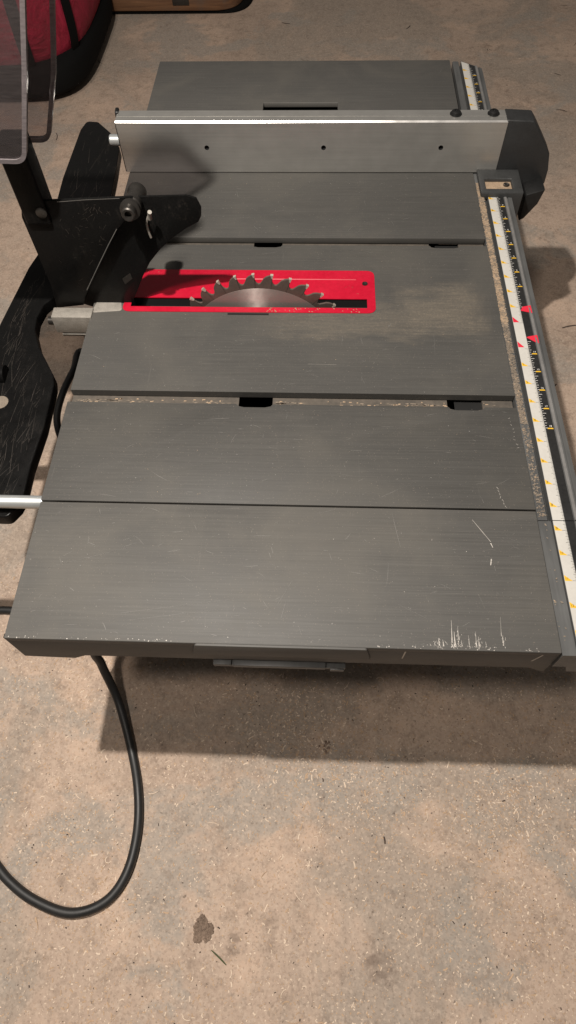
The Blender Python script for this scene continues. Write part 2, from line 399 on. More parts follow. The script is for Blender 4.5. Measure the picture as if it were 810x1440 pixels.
def flecks(t, n, ulo, uhi, vlo, vhi, rnd, skip=lambda u, v: False, mi=2, zz=.005, big=.035):
    for k in range(n):
        u, v = rnd.uniform(ulo, uhi), rnd.uniform(vlo, vhi)
        if skip(u, v): continue
        a = rnd.uniform(0, 6.3); l = rnd.uniform(.008, big); w_ = l * rnd.uniform(.3, .8)
        dx, dy = math.cos(a), math.sin(a)
        t.quad([(u + dx * l, v + dy * l, zz), (u - dy * w_, v + dx * w_, zz), (u - dx * l, v - dy * l, zz), (u + dy * w_, v - dx * w_, zz)], mi)
r1 = random.Random(11)
inplate = lambda u, v: IU0 - .3 < u < IU1 + .5 and IV0 - .3 < v < IV1 + .3
for v0, v1 in ((5.6, 10.2), (11.05, 20.3), (21.1, 26.2)):
    scratches(t, int(13 * (v1 - v0)), .2, 18.2, v0, v1, r1, inplate)
    flecks(t, int(26 * (v1 - v0)), .1, 18.3, v0, v1, r1, inplate, mi=3); flecks(t, int(6 * (v1 - v0)), .1, 18.3, v0, v1, r1, inplate, mi=2, big=.022)
def streak_mark(t, px0, px1, w0, w1, mi=None):
    if mi is None: mi = 2 if t is w_now else 4    # a tapered scratch between two measured points
    a, c = pz(px0), pz(px1); dx, dy = c[0] - a[0], c[1] - a[1]; l = math.hypot(dx, dy); nx, ny = -dy / l, dx / l; r = random.Random(int(px0[0] * 7 + px0[1]))
    n = 7; L = []; Rr = []
    w0, w1 = w0 * .72, w1 * .72
    for j in range(n + 1):
        s_ = j / n; w_ = (w0 + (w1 - w0) * s_) * r.uniform(.5, 1.15)
        L.append((a[0] + dx * s_ + nx * w_, a[1] + dy * s_ + ny * w_, .006)); Rr.append((a[0] + dx * s_ - nx * w_, a[1] + dy * s_ - ny * w_, .006))
    for j in range(n): t.quad([L[j], L[j + 1], Rr[j + 1], Rr[j]], mi)
for k in range(9):                           # row of little nicks near the right edge
    x = 717 + k * 1.3; y = 588 + k * 5.2; streak_mark(t, (x, y), (x + r1.uniform(-5, 3), y + r1.uniform(-2, 2)), .012, .006)
for k in range(7):
    x = 698 + k * 2; y = 685 + k * 4.4; streak_mark(t, (x, y), (x + r1.uniform(-2, 5), y + 3), .014, .006)
for q0, q1 in (((707, 478), (709, 489)), ((700, 503), (707, 503)), ((433, 512), (473, 513)), ((508, 530), (513, 540)), ((300, 497), (380, 499)), ((610, 470), (612, 500)), ((90, 602), (130, 604)), ((100, 655), (120, 650))):
    streak_mark(t, q0, q1, .006, .004, 3 if q0[0] != 433 else 4)
t.build('table_top', ['table', 'slot', 'dust', 'scratch_dim_glint', 'scratch', 'void', 'dust_dim'], saw)

# bare sand-blasted tab at the rear of the blade opening
b = MB(); b.prism(rounded([pz((128, 440)), pz((172, 437)), pz((170, 418)), pz((140, 418))], .15), 'z', -.2, .02, 0, .02)
b.build('rear_tab', 'alu_cast', saw)

# --- near extension wing
w = MB(); w_now = w
lip = [(0, 0), (.06, -1.86), (1.86, -1.95), (2.32, -1.62), (17.9, -1.58), (18.35, -1.95), (19.2, -1.98), (19.2, -.55), (W, -.5), (W, 0)]
w.slab([0, W], [0.0, 5.40], -.3, 0, bev=.05)
w.prism(lip[:4] + [(17.9, -1.6), (18.3, -1.93), (W - .01, -1.95), (W - .01, -.28), (0.01, -.28)], 'y', .015, .16, 0, .02)
w.prism(rounded([(6.25, -1.0), (6.45, -.03), (12.15, -.03), (12.35, -1.0)], .1), 'y', -.07, .05, 0, .03)
w.box(.0, .14, .17, 5.38, -1.7, -.31, 0, .02); w.box(W - .14, W, .17, 5.38, -1.6, -.31, 0, .02)
r2 = random.Random(5)
scratches(w, 110, .2, 18.2, .15, 5.3, r2, mi=1); flecks(w, 90, .1, 18.3, .1, 5.3, r2, mi=1); flecks(w, 26, .1, 18.3, .1, 5.3, r2, mi=2, big=.022)
for x, y0, y1, wd in ((612, 902, 908, .02), (618, 897, 908, .03), (624, 899, 909, .03), (636, 872, 910, .03), (640, 888, 910, .055), (645, 880, 909, .03), (650, 900, 909, .02), (660, 893, 908, .02), (670, 888, 909, .03), (674, 895, 909, .025), (684, 902, 908, .012), (708, 893, 908, .035), (705, 868, 895, .013), (606, 905, 908, .015)):
    streak_mark(w, (x - 1.5, y0), (x, y1), .003, wd)
for k in range(90):                         # crumbled edges of the gouges
    x = r2.choice((612, 618, 624, 638, 641, 645, 660, 670, 674, 708)) + r2.gauss(0, 3); y = 910 - abs(r2.gauss(0, 9)); streak_mark(w, (x, y), (x + r2.uniform(-1.2, 1.2), y + r2.uniform(1, 4)), .006, r2.uniform(.006, .018), r2.choice((1, 2, 2)))
for q0, q1, a, c in (((664, 731), (690, 762), .008, .016), ((690, 764), (693, 770), .03, .02), ((691, 786), (690, 795), .035, .02), ((695, 796), (697, 803), .02, .01), ((716, 757), (735, 766), .006, .004), ((672, 835), (681, 853), .004, .006), ((700, 925 - 170), (712, 764), .004, .004)):
    streak_mark(w, q0, q1, a, c, 2 if c > .012 else 1)
for q0, q1 in (((390, 850), (412, 815)), ((395, 870), (402, 845)), ((170, 862), (330, 842)), ((180, 872), (300, 858)), ((60, 800), (180, 770)), ((730, 840), (760, 843)), ((640, 787), (690, 790)), ((640, 848), (760, 850)), ((420, 880), (424, 893)), ((560, 850), (600, 870))):
    streak_mark(w, q0, q1, .005, .004, 1)
flecks(w, 40, .1, 5.8, .03, .1, r2, mi=2, big=.03); flecks(w, 50, 12.5, 18.2, .03, .16, r2, mi=2, big=.03)
for u, z0, z1 in ((13.42, -.3, -1.0), (17.97, -.1, -.9)):
    w.mesh([(u, .012, z0), (u + .05, .012, z0), (u + (.02 if u < 15 else -.2), .012, z1), (u - (.02 if u < 15 else .26), .012, z1)], [(0, 1, 2, 3)], 2)
wing = w.build('extension_wing', ['wing', 'scratch_dim_glint', 'scratch', 'dust'], saw)
wing['label'] = 'near extension wing with white gouges along its front lip'

# --- far part of the table with its grip recess
w = MB()
w.slab([0, 6.9, 11.3, W - .15], [31.5, 32.2, 33.5, 38.45], -.3, 0, lambda i, j: i == 1 and j == 1, bev=.04)
w.prism(rounded([(0, -1.6), (W - .3, -1.6), (W - .3, -.31), (0, -.31)], .1), 'y', 38.2, 38.43)
w.box(6.3, 11.9, 31.8, 35.0, -.9, -.7, 3)
w.box(0, .14, 31.6, 38.2, -1.6, -.31); w.box(W - .3, W - .16, 31.6, 38.2, -1.6, -.31)
r3 = random.Random(9); sk = lambda u, v: 6.6 < u < 11.6 and v < 33.9
scratches(w, 50, .2, 18, 31.8, 38.2, r3, sk, mi=1); flecks(w, 70, .1, 18, 31.8, 38.2, r3, sk, mi=1)
far = w.build('extension_wing', ['wing', 'scratch_dim_glint', 'scratch', 'void'], saw)

# --- red throat plate
p = MB()
PU0, PU1, PV0, PV1 = 1.32, 12.96, 15.66, 18.52
SU0, SU1, SV0, SV1 = 1.75, 12.58, 15.98, 16.58
p.slab([PU0 + .4, SU0, SU1, PU1 - .4], [PV0, SV0, SV1, PV1], -.06, .022, lambda i, j: i == 1 and j == 1) if False else None
def ring(p):
    outer = rounded([(PU0, PV0), (PU1, PV0), (PU1, PV1), (PU0 + .5, PV1)], .38, 6)
    n = len(outer)
    ou = outer; cu, cv = (SU0 + SU1) / 2, (SV0 + SV1) / 2
    inner = []
    for (x, y) in ou:                       # closest point on the slot rectangle's border, corners kept square
        inner.append((SU0 if x < cu else SU1, SV0 if y < cv else SV1))
    V = [(x, y, .03) for x, y in ou] + [(SU0, SV0, .03), (SU1, SV0, .03), (SU1, SV1, .03), (SU0, SV1, .03)]
    V += [(x, y, -.05) for x, y in ou] + [(SU0, SV0, -.012), (SU1, SV0, -.012), (SU1, SV1, -.012), (SU0, SV1, -.012)]
    cid = {(SU0, SV0): n, (SU1, SV0): n + 1, (SU1, SV1): n + 2, (SU0, SV1): n + 3}; off = n + 4; Fs = []
    for i in range(n):
        j = (i + 1) % n; a, c = cid[inner[i]], cid[inner[j]]
        if a == c: Fs += [(i, j, a), (off + j, off + i, off + a)]
        else: Fs += [(i, j, c, a), (off + j, off + i, off + a, off + c)]
        Fs.append((i, off + i, off + j, j))
    for a in range(4):
        c = (a + 1) % 4; Fs.append((n + a, n + c, off + n + c, off + n + a))
    p.mesh(V, Fs, 0)
ring(p)
p.box(6.25, 8.12, 15.50, 15.62, -.02, .006, 1)
p.prism([(17.86, .029), (17.89, .055), (17.96, .055), (17.99, .029)], 'x', 6.2, 12.1, 0)
r4 = random.Random(4)
flecks(p, 45, 8, 12.4, 15.7, 15.95, r4, mi=2, zz=.035, big=.05); flecks(p, 25, 2, 12.7, 16.65, 18.4, r4, mi=2, zz=.035, big=.022)
tp = p.build('throat_plate', ['red', 'void', 'dust'], saw)
b = MB(); b.slab([1.4, SU0 - .1, SU1 + .1, 12.9], [15.7, SV0 - .1, SV1 + .02, 18.4], -.9, -.06, lambda i, j: i == 1 and j == 1); b.box(1.5, 12.8, 15.9, 16.7, -1.2, -.95); b.build('plate_well', 'void', tp)
b = MB(); su, sv = pz((513, 400)); b.lathe((su, sv, .03), (0, 0, 1), [(0, .13), (.03, .13), (.035, .09), (.01, .045), (.005, .0)], 0); b.build('screw', 'steel_dark', tp)

# --- blade
BC = Vector((7.68, 16.27, -2.74)); RT = 4.36; NT_ = 33
poly = []
for k in range(NT_):
    a0 = -2 * math.pi * k / NT_ + .035
    def pt(fr, r): a = math.pi / 2 + a0 - fr * 2 * math.pi / NT_; return (BC.x + r * math.cos(a), BC.z + r * math.sin(a))
    poly += [pt(.00, RT - .36), pt(.06, RT - .46), pt(.17, RT - .52), pt(.30, RT - .49), pt(.41, RT - .36), pt(.50, RT - .22), pt(.64, RT - .12), pt(.82, RT - .045), pt(.985, RT), pt(.965, RT - .10), pt(.97, RT - .22)]
b = MB(); n = len(poly); V = []
for yy in (BC.y - .045, BC.y + .045):
    for q in poly: V.append((q[0], yy, q[1]))
    for q in poly:
        a = math.atan2(q[1] - BC.z, q[0] - BC.x); V.append((BC.x + 3.5 * math.cos(a), yy, BC.z + 3.5 * math.sin(a)))
Fs = []
for i in range(n):
    j = (i + 1) % n; Fs += [(i, j, n + j, n + i), (2 * n + j, 2 * n + i, 3 * n + i, 3 * n + j), (i, 2 * n + i, 2 * n + j, j), (n + j, 3 * n + j, 3 * n + i, n + i)]
b.mesh(V, Fs, 0)
blade = None
for k in range(NT_):
    a0 = -2 * math.pi * k / NT_ + .035
    def pt(fr, r): a = math.pi / 2 + a0 - fr * 2 * math.pi / NT_; return (BC.x + r * math.cos(a), BC.z + r * math.sin(a))
    b.prism([pt(.85, RT + .005), pt(1.0, RT + .02), pt(.985, RT - .17), pt(.92, RT - .15)], 'y', BC.y - .06, BC.y + .06, 1)
seg = 96
b.prism([(BC.x + 3.62 * math.cos(2 * math.pi * k / seg), BC.z + 3.62 * math.sin(2 * math.pi * k / seg)) for k in range(seg)], 'y', BC.y - .052, BC.y + .04, 2)
blade = b.build('saw_blade', ['blade_rim', 'carbide', 'blade'], saw, org=BC, smooth=False)

# --- riving knife, guard bracket, arm, shields
kn = [pv(q, 16.27) for q in ((150, 277), (262, 274), (276, 278), (283, 291), (283, 303), (279, 311), (262, 320), (241, 335), (225, 350), (211, 368), (201, 388), (193, 409), (188, 420))]
kn += [(1.95, -.6), (.7, -.6)] + [pv(q, 16.27) for q in ((110, 424), (150, 300))]
b = MB(); b.prism(kn, 'y', 16.22, 16.32, 0, .015); b.prism(rounded([pv(q, 16.21) for q in ((172, 392), (183, 384), (186, 392), (176, 400))], .03), 'y', 16.205, 16.225, 1)
flecks_k = b.build('riving_knife', ['black_steel', 'steel_dark'], saw)
br = rounded([pv(q, 15.95) for q in ((31, 305), (30, 290), (45, 283), (72, 281), (187, 276), (192, 290), (165, 322), (120, 416), (118, 428), (80, 432), (72, 400))], [.1, .2, .2, .05, .1, .2, .1, .1, .05, .1, .1])
b = MB(); b.prism(br, 'y', 15.9, 16.02, 0, .02); b.prism(rounded([pv(q, 16.9) for q in ((75, 290), (170, 282), (120, 420), (85, 424))], .1), 'y', 16.85, 16.95, 0, .02)
def vline(b, pts, wd, v, mi):                  # thin mark on an upright plate
    for (p, q) in zip(pts, pts[1:]):
        (x0, z0), (x1, z1) = pv(p, v), pv(q, v); d_ = Vector((x1 - x0, z1 - z0)).normalized() * wd
        vs = [b.bm.verts.new(c) for c in ((x0 - d_.y, v, z0 + d_.x), (x0 + d_.y, v, z0 - d_.x), (x1 + d_.y, v, z1 - d_.x), (x1 - d_.y, v, z1 + d_.x))]
        f = b.bm.faces.new(vs); f.material_index = mi
rs = random.Random(8)
vline(b, [(164, 322), (152, 345), (138, 374), (122, 408)], .014, 15.896, 2); vline(b, [(80, 284), (120, 281), (168, 279)], .012, 15.896, 2)  # pale lines painted where the bevelled edges catch light
for k in range(60):
    x, y = rs.gauss(120, 22), rs.gauss(318, 24)
    if not (70 < x < 160 and 286 < y < 400 and x < 165 - (y - 320) * .5 - 8): continue
    vline(b, [(x, y), (x + rs.uniform(-6, 6), y + rs.uniform(-4, 7))], rs.uniform(.004, .009), 15.896, 1)
gb = b.build('guard_bracket', ['black_steel', 'scuff', 'scratch_dim_glint'], saw)
b = MB(); x, z = pv((185, 290), 15.9)
b.lathe((x, 15.9, z), (0, -1, .15), [(-1.3, .30), (-1.25, .38), (-1.0, .38), (-.9, .31), (-.3, .31), (-.28, .38), (.02, .38), (.05, .33), (.16, .33), (.18, .40), (.34, .40), (.38, .28), (.70, .27), (.74, .22), (.72, .14), (.5, .12)], 0, 6 * 3)
b.build('pivot_bolt', 'steel_dark', gb)
b = MB(); q = [pv(c, 16.0) for c in ((211, 296), (207, 310), (209, 322), (213, 332))]
b.tube(spline([(x, 15.9, z) for x, z in q], 6), .045, 0, 8); x, z = pv((210, 297), 16.0); b.tube([(x - .02, 15.9, z - .28), (x + .03, 15.86, z), (x + .06, 15.8, z + .1)], .085, 0, 10)
b.build('spring_pin', 'alu_cast', gb)
# arm that carries the raised guard
a0, a1 = pv((56, 297), 16.3), pv((15, 190), 16.3)
d = Vector((a1[0] - a0[0], a1[1] - a0[1])).normalized(); nn = Vector((-d.y, d.x)); A = Vector(a0) - d * .25; B = Vector(a1)
b = MB(); b.prism([tuple(A - nn * .53), tuple(A + nn * .50), tuple(B + nn * .52), tuple(B - nn * .52)], 'y', 15.75, 16.75, 0, .1, 3)
x, z = pv((58, 300), 15.7); b.lathe((x, 15.76, z), (0, -1, 0), [(0, .22), (.06, .22), (.09, .17), (.09, .02)], 1, 20)
arm = b.build('guard_arm', ['black_steel', 'steel_dark'], saw)
def shield(v, pts):
    out = rounded(pts, [.6, .2, .9, .9, .6, .6], 8)
    c = Vector((sum(p[0] for p in out) / len(out), sum(p[1] for p in out) / len(out)))
    inn = []
    n = len(out)
    for i in range(n):
        a = Vector(out[i - 1]); c2 = Vector(out[(i + 1) % n]); t_ = (c2 - a).normalized(); nrm = Vector((-t_.y, t_.x))
        if nrm.dot(c - Vector(out[i])) < 0: nrm = -nrm
        inn.append(tuple(Vector(out[i]) + nrm * .15))
    b = MB(); b.prism(inn, 'y', v - .04, v + .04); s_ = b.build('guard_shield', 'shield', saw)
    b = MB(); V = []; Fs = []
    for vv in (v - .1, v + .1): V += [(x, vv, z) for x, z in out] + [(x, vv, z) for x, z in inn]
    for i in range(n):
        j = (i + 1) % n
        Fs += [(i, j, n + j, n + i), (2 * n + j, 2 * n + i, 3 * n + i, 3 * n + j), (i, 2 * n + i, 2 * n + j, j), (n + i, n + j, 3 * n + j, 3 * n + i)]
    b.mesh(V, Fs, 0); b.build('shield_rim', 'shield_rim', s_)
shield(15.0, [pv((38, 229), 15.0), pv((38.5, 100), 15.0), (2.75, 15.6), (1.6, 17.0), (-4.5, 16.8), (-6.5, 7.6)])
shield(17.4, [pv((71, 199), 17.4), pv((79, 100), 17.4), (2.95, 15.6), (1.8, 17.0), (-4.3, 16.8), (-6.5, 6.9)])

# --- front rail with scale tape
def z_split(b, prof, mi, bev=.015):
    for v0, v1 in ((-.05, 5.02), (5.05, 38.4)): b.prism(prof, 'y', v0, v1, mi, bev)
T0 = 19.03
r_ = MB()
for v0, v1, e in ((-.05, 5.02, .52), (5.05, 38.4, .40)):
    r_.prism([(W + .03, -1.2), (W + .03, -.10), (W + .06, -.07), (W + e - .03, -.07), (W + e, -.10), (W + e, -1.2)], 'y', v0, v1, 0)
    r_.prism([(W + e + .01, -1.3), (W + e + .01, -.35), (T0 - .03, -.35), (T0 - .01, -.05), (T0 + .78, -.05), (T0 + .80, -.02), (T0 + .92, -.02), (T0 + .94, -.10), (T0 + 1.0, -.10), (T0 + 1.02, -.04), (T0 + 1.2, -.06), (T0 + 1.24, -.2), (T0 + 1.24, -1.9), (T0 + .2, -1.9)], 'y', v0 if v0 > 0 else 0.02, v1, 0)
    r_.box(T0 + .80, T0 + .915, v0 + .02, v1 - .02, -.021, -.012, 1)
rr = random.Random(21)
for v0, v1, n, wd in ((15.0, 25.6, 2200, .33), (9.5, 15, 1300, .33), (5.2, 9.5, 260, .36), (.3, 5, 20, .4)):     # sawdust caught on the inner ledge
    for k in range(n):
        v = rr.uniform(v0, v1); u = W + .04 + rr.random() * (wd - .06); l = rr.uniform(.02, .09) * (1.5 if v0 > 13 else .8)
        a = rr.uniform(0, 3.1); dx, dy = math.cos(a) * l, math.sin(a) * l; zz = -.066 + rr.random() * .02
        u = min(max(u, W + .05 + abs(dx)), W + wd - abs(dx) * .5)
        r_.quad([(u + dx, v + dy, zz), (u - dy * .5, v + dx * .5, zz), (u - dx, v - dy, zz + .01), (u + dy * .5, v - dx * .5, zz)], 2 if rr.random() < (.6 if v0 > 12 else .06) else 3)
def skew(b):
    for v in b.bm.verts:
        if v.co.y > 38.2 and v.co.x > T0 - .05: v.co.y -= (v.co.x - T0 + .05) * .72
skew(r_)
rail = r_.build('front_rail', ['rail', 'rail_light', 'dust', 'dust_dim'], saw)

FONT = {}
def glyph(txt):                                # filled outline of a number, as 2-D triangles
    if txt in FONT: return FONT[txt]
    cu = bpy.data.curves.new('numeral', 'FONT'); cu.body = txt; cu.size = 1; cu.align_x = 'CENTER'; cu.align_y = 'CENTER'
    ob = bpy.data.objects.new('numeral', cu); col.objects.link(ob); bpy.context.view_layer.update()
    me = bpy.data.meshes.new_from_object(ob.evaluated_get(bpy.context.evaluated_depsgraph_get()))
    FONT[txt] = ([tuple(v.co[:2]) for v in me.vertices], [tuple(p.vertices) for p in me.polygons])
    bpy.data.objects.remove(ob); bpy.data.curves.remove(cu); bpy.data.meshes.remove(me); return FONT[txt]
def put_text(b, txt, u, v, size, z, mi, rot):
    V, Fs = glyph(txt); c, s_ = math.cos(rot), math.sin(rot); vs = [b.bm.verts.new((u + (x * c - y * s_) * size, v + (x * s_ + y * c) * size, z)) for x, y in V]
    for f in Fs:
        try: q = b.bm.faces.new([vs[i] for i in f]); q.material_index = mi; q.normal_update(); (q.normal.z < 0 and q.normal_flip())
        except ValueError: pass
TA, TB = 12.6265, 23.2089 - 7 * 0              # V of the first inch mark toward the viewer; first mark toward the far end
Z0A = TA + 1.0; Z0B = TB - 7 - 1.0
tz = -.044
b = MB(); b.box(T0, T0 + .43, .03, 5.02, -.06, tz, 0); b.box(T0, T0 + .43, 5.05, 38.35, -.06, tz, 0)
def tri(b, v, s_, mi, u=T0 + .01, h=.27, wd=.21): b.quad([(u, v + s_ * wd, tz + .003), (u, v - s_ * .01, tz + .003), (u + h, v - s_ * .01, tz + .003)], mi)
for i in range(0, 14 * 16):
    if i % 16 == 0 and i: pass
    v = Z0A - i / 16
    if v < .1: break
    L = .16 if i % 16 == 0 else (.12 if i % 8 == 0 else (.09 if i % 4 == 0 else .06))
    b.quad([(T0 + .43 - L, v - .006, tz + .003), (T0 + .43, v - .006, tz + .003), (T0 + .43, v + .006, tz + .003), (T0 + .43 - L, v + .006, tz + .003)], 1)
for i in range(0, 24 * 16):
    v = Z0B + i / 16
    if v > 38.2: break
    L = .16 if i % 16 == 0 else (.12 if i % 8 == 0 else (.09 if i % 4 == 0 else .06))
    b.quad([(T0 + .43 - L, v - .006, tz + .003), (T0 + .43, v - .006, tz + .003), (T0 + .43, v + .006, tz + .003), (T0 + .43 - L, v + .006, tz + .003)], 1)
for k in range(1, 14):
    v = Z0A - k
    if v < .2: break
    tri(b, v, 1, 2); put_text(b, str(k), T0 + .085, v + .075, .15 if k < 10 else .12, tz + .006, 1, R_(0))
for k in range(1, 24):
    v = Z0B + k
    if v > 38.0: break
    tri(b, v, 1, 2); put_text(b, str(k), T0 + .085, v + .075, .15 if k < 10 else .12, tz + .006, 1, R_(0))
tri(b, pz((728, 487))[1], 1, 3, h=.26, wd=.34); tri(b, pz((728, 452))[1], 1, 3, h=.26, wd=.34)
skew(b); b.build('scale_tape', ['tape_white', 'ink', 'yellow', 'red_print'], rail)
# second, black tape
K0, K1 = T0 + .45, T0 + .77
va, vb = pz((752, 476))[1], pz((742, 434))[1]; vend = pz((768, 602))[1]
b = MB(); b.box(K0, K1, .05, 5.02, -.06, tz, 0); b.box(K0, K1, 5.05, 38.35, -.06, tz, 0)
k = 0
def btick(b, v, i):
    L = .14 if i % 16 == 0 else (.09 if i % 4 == 0 else .055)
    b.quad([(K0, v - .009, tz + .003), (K0 + L, v - .009, tz + .003), (K0 + L, v + .009, tz + .003), (K0, v + .009, tz + .003)], 1)
for i in range(0, 200):
    v = va - .15 - i / 16
    if v < vend: break
    if i % 2 == 0: btick(b, v, i)
for i in range(0, 400):
    v = vb + .15 + i / 16
    if v > 37.6: break
    if i % 2 == 0: btick(b, v, i)
def bnum(v, n):
    b.quad([(K0 + .06, v - .01, tz + .004), (K0 + .31, v - .01, tz + .004), (K0 + .28, v + .05, tz + .004), (K0 + .10, v + .05, tz + .004)], 2)
    put_text(b, str(n), K0 + .20, v + .13, .15 if n < 10 else .12, tz + .007, 1, 0)
yb = [pz((750 + (y - 497) * .17, y))[1] for y in (497, 522, 548, 574, 602)]
for n, v in enumerate(yb): bnum(v, n + 14)
for n in range(1, 23):
    v = vb + .5 + n * 1.0
    if v > 37.4: break
    bnum(v, n)
for v, s_ in ((va, 1), (vb, -1)):
    b.quad([(K0 - .02, v + .1 * s_, tz + .012), (K0 + .10, v + .16, tz + .012), (K0 + .46, v + .22, tz + .012 + .03), (K0 + .47, v - .28, tz + .012 + .03), (K0 + .36, v - .22, tz + .02)], 4)
skew(b); b.build('scale_tape', ['tape_black', 'white_print', 'yellow', 'ink', 'red_print'], rail)

# --- latch bar under the near lip
b = MB(); b.box(6.85, 11.55, -.07, .35, -2.16, -1.98, 0, .03); b.box(7.55, 10.85, -.14, .35, -2.02, -1.80, 0, .04); b.box(6.85, 7.5, -.10, .3, -1.99, -1.86, 0, .03); b.box(11.0, 11.5, -.12, .3, -2.24, -2.05, 0, .03)
b.build('wing_latch', 'rail', saw)

# --- body under the table and its base
b = MB()
b.box(2.2, 16.4, 8.5, 29, -9.5, -.5, 0, .3, 3)
b.prism(rounded([(1.2, 3.6), (18.3, 3.6), (18.3, 30), (1.2, 30)], 1.), 'z', -H + .02, -H + 1.6, 0, .12)
b.box(2.6, 15.8, 9.5, 28, -11.0, -9.4, 0, .2)
b.build('saw_body', 'plastic', saw)
for v in (7, 20, 33):                         # telescoping cross tubes that carry the wings
    pass

# --- rear stand frame: flat black tube between two plated rods
zt = -1.2
out_px = [(113, 182), (122, 170), (138, 171), (160, 190), (168, 207), (163, 240), (154, 285), (110, 350), (76, 418), (62, 428), (52, 446), (49, 464), (55, 488), (75, 527), (76, 540), (62, 600), (43, 655), (33, 697), (25, 712), (10, 727), (-60, 725), (-70, 640), (-42, 560), (-20, 500), (0, 455), (40, 376), (58, 350), (72, 310), (88, 250)]
pl = rounded([pz(q, zt) for q in out_px], .28, 3)
b = MB(); b.prism(pl, 'z', zt - .62, zt, 0, .26, 4)
rs = random.Random(31)
def inside(p, poly):
    c = False
    for i in range(len(poly)):
        (x0, y0), (x1, y1) = poly[i - 1], poly[i]
        if (y0 > p[1]) != (y1 > p[1]) and p[0] < (x1 - x0) * (p[1] - y0) / (y1 - y0) + x0: c = not c
    return c
zs = zt + .004
for k in range(420):
    x, y = (rs.uniform(0, 78), rs.uniform(360, 700)) if k % 5 else (rs.gauss(40, 14), rs.gauss(405, 28))
    if k % 11 == 0: x, y = rs.uniform(100, 165), rs.uniform(180, 275)
    L = rs.expovariate(1 / 14) + 2; a = math.atan2(1, -.42) + rs.gauss(0, .22)
    x2, y2 = x + math.cos(a) * L, y + math.sin(a) * L
    ia = [(x + dx, y + dy) for dx in (-9, 9) for dy in (-9, 9)] + [(x2 + dx, y2 + dy) for dx in (-9, 9) for dy in (-9, 9)]
    if not all(inside(q, out_px) for q in ia): continue
    p0, p1 = pz((x, y), zs), pz((x2, y2), zs); d_ = Vector((p1[0] - p0[0], p1[1] - p0[1])).normalized(); w_ = rs.uniform(.003, .013)
    b.quad([(p0[0] - d_.y * w_ * .3, p0[1] + d_.x * w_ * .3, zs), (p0[0] + d_.y * w_ * .3, p0[1] - d_.x * w_ * .3, zs), (p1[0] + d_.y * w_, p1[1] - d_.x * w_, zs), (p1[0] - d_.y * w_, p1[1] + d_.x * w_, zs)], 3)
u, v = pz((2, 520), zt + .4); b.tube([(u - 2.5, v - .1, zt + .1), (u + .1, v, zt + .1)], .42, 0, 20)
u, v = pz((4, 566), zt); b.lathe((u - .12, v, zt - .1), (0, 0, 1), [(0, .36), (.112, .36), (.115, .26), (.115, .01)], 1, 20)
fr = b.build('stand_frame', ['black_steel', 'dust_dim', 'chrome', 'scuff'], saw)
def rod(pa, z, u1, r):
    u, v = pz(pa, z); b = MB(); b.lathe((u - 6, v, z), (1, 0, 0), [(0, r * .95), (.05, r), (6 + u1 - u - .04, r), (6 + u1 - u, r * .9)], 0, 28); return b.build('pivot_rod', 'chrome', saw)
rod((40, 706), -.75, .3, .26)
# rear cast block with its clamp screw
def blk():
    b = MB(); zb = .1
    top = [pz(q, zb) for q in ((78, 432), (130, 431), (124, 446), (71, 446))]
    (x0, y0), (x1, y1) = top[3], top[2]; y2 = top[0][1]
    b.box(x0, x1 + .12, y0, y2, zb - .95, zb, 0, .04)
    b.box(x0 + .25, x1 + .1, y0 - .05, y2, zb - 1.1, zb - .97, 1, .02)
    o = b.build('cast_block', ['alu_cast', 'steel_dark'], saw)
    b = MB(); b.lathe((x0 - .28, (y0 + y2) / 2 - .1, zb - .42), (1, 0, 0), [(0, .10), (.03, .19), (.26, .19), (.3, .12)], 0, 16)
    b.build('clamp_screw', 'steel_dark', o); b = MB()
    b.lathe((x0 + 1.25, y0 + .1, zb - 1.75), (0, 0, 1), [(0, .05), (.1, .11), (.3, .13), (.7, .13)], 0, 14)
    b.build('lock_pin', 'steel_dark', o)
blk()

# ================================================================== RIP FENCE
FV0, FV1, FZ = 26.41, 27.5, 2.70
fence = thing('rip_fence', (9.8, 26.9, 0), 'silver aluminium rip fence lying across the far half of the table', 'rip fence')
b = MB(); U0, U1 = -.15, 19.62
hs = [4.39, 10.48, 16.52]; hz = 1.36; hr = .125
# front face as cells round each hole
xs = [U0 + .02]
for h in hs: xs += [h - .3, h + .3]
xs.append(U1)
yf = FV0
for k in range(len(xs) - 1):
    if k % 2 == 0: b.mesh([(xs[k], yf, .05), (xs[k + 1], yf, .05), (xs[k + 1], yf, FZ - .07), (xs[k], yf, FZ - .07)], [(0, 1, 2, 3)], 0)
    else:
        h = hs[k // 2]; n = 24
        b.mesh([(h - .3, yf, .05), (h + .3, yf, .05), (h + .3, yf, hz - .3), (h - .3, yf, hz - .3)], [(0, 1, 2, 3)], 0)
        b.mesh([(h - .3, yf, hz + .3), (h + .3, yf, hz + .3), (h + .3, yf, FZ - .07), (h - .3, yf, FZ - .07)], [(0, 1, 2, 3)], 0)
        V = []
        for j in range(n):
            a = 2 * math.pi * j / n; cx, cz = math.cos(a), math.sin(a); m_ = .3 / max(abs(cx), abs(cz))
            V += [(h + cx * m_, yf, hz + cz * m_), (h + cx * hr, yf, hz + cz * hr), (h + cx * hr, yf + .12, hz + cz * hr)]
        Fs = [(3 * j, 3 * ((j + 1) % n), 3 * ((j + 1) % n) + 1, 3 * j + 1) for j in range(n)]
        b.mesh(V, Fs, 0); b.mesh([V[3 * j + 1] for j in range(n)] + [V[3 * j + 2] for j in range(n)], [(j, (j + 1) % n, n + (j + 1) % n, n + j) for j in range(n)] + [tuple(range(n, 2 * n))], 1)
for f in b.bm.faces:
    if abs(f.normal.y) > .9 and f.normal.y > 0 and abs(f.calc_center_median().y - yf) < 1e-4: f.normal_flip()
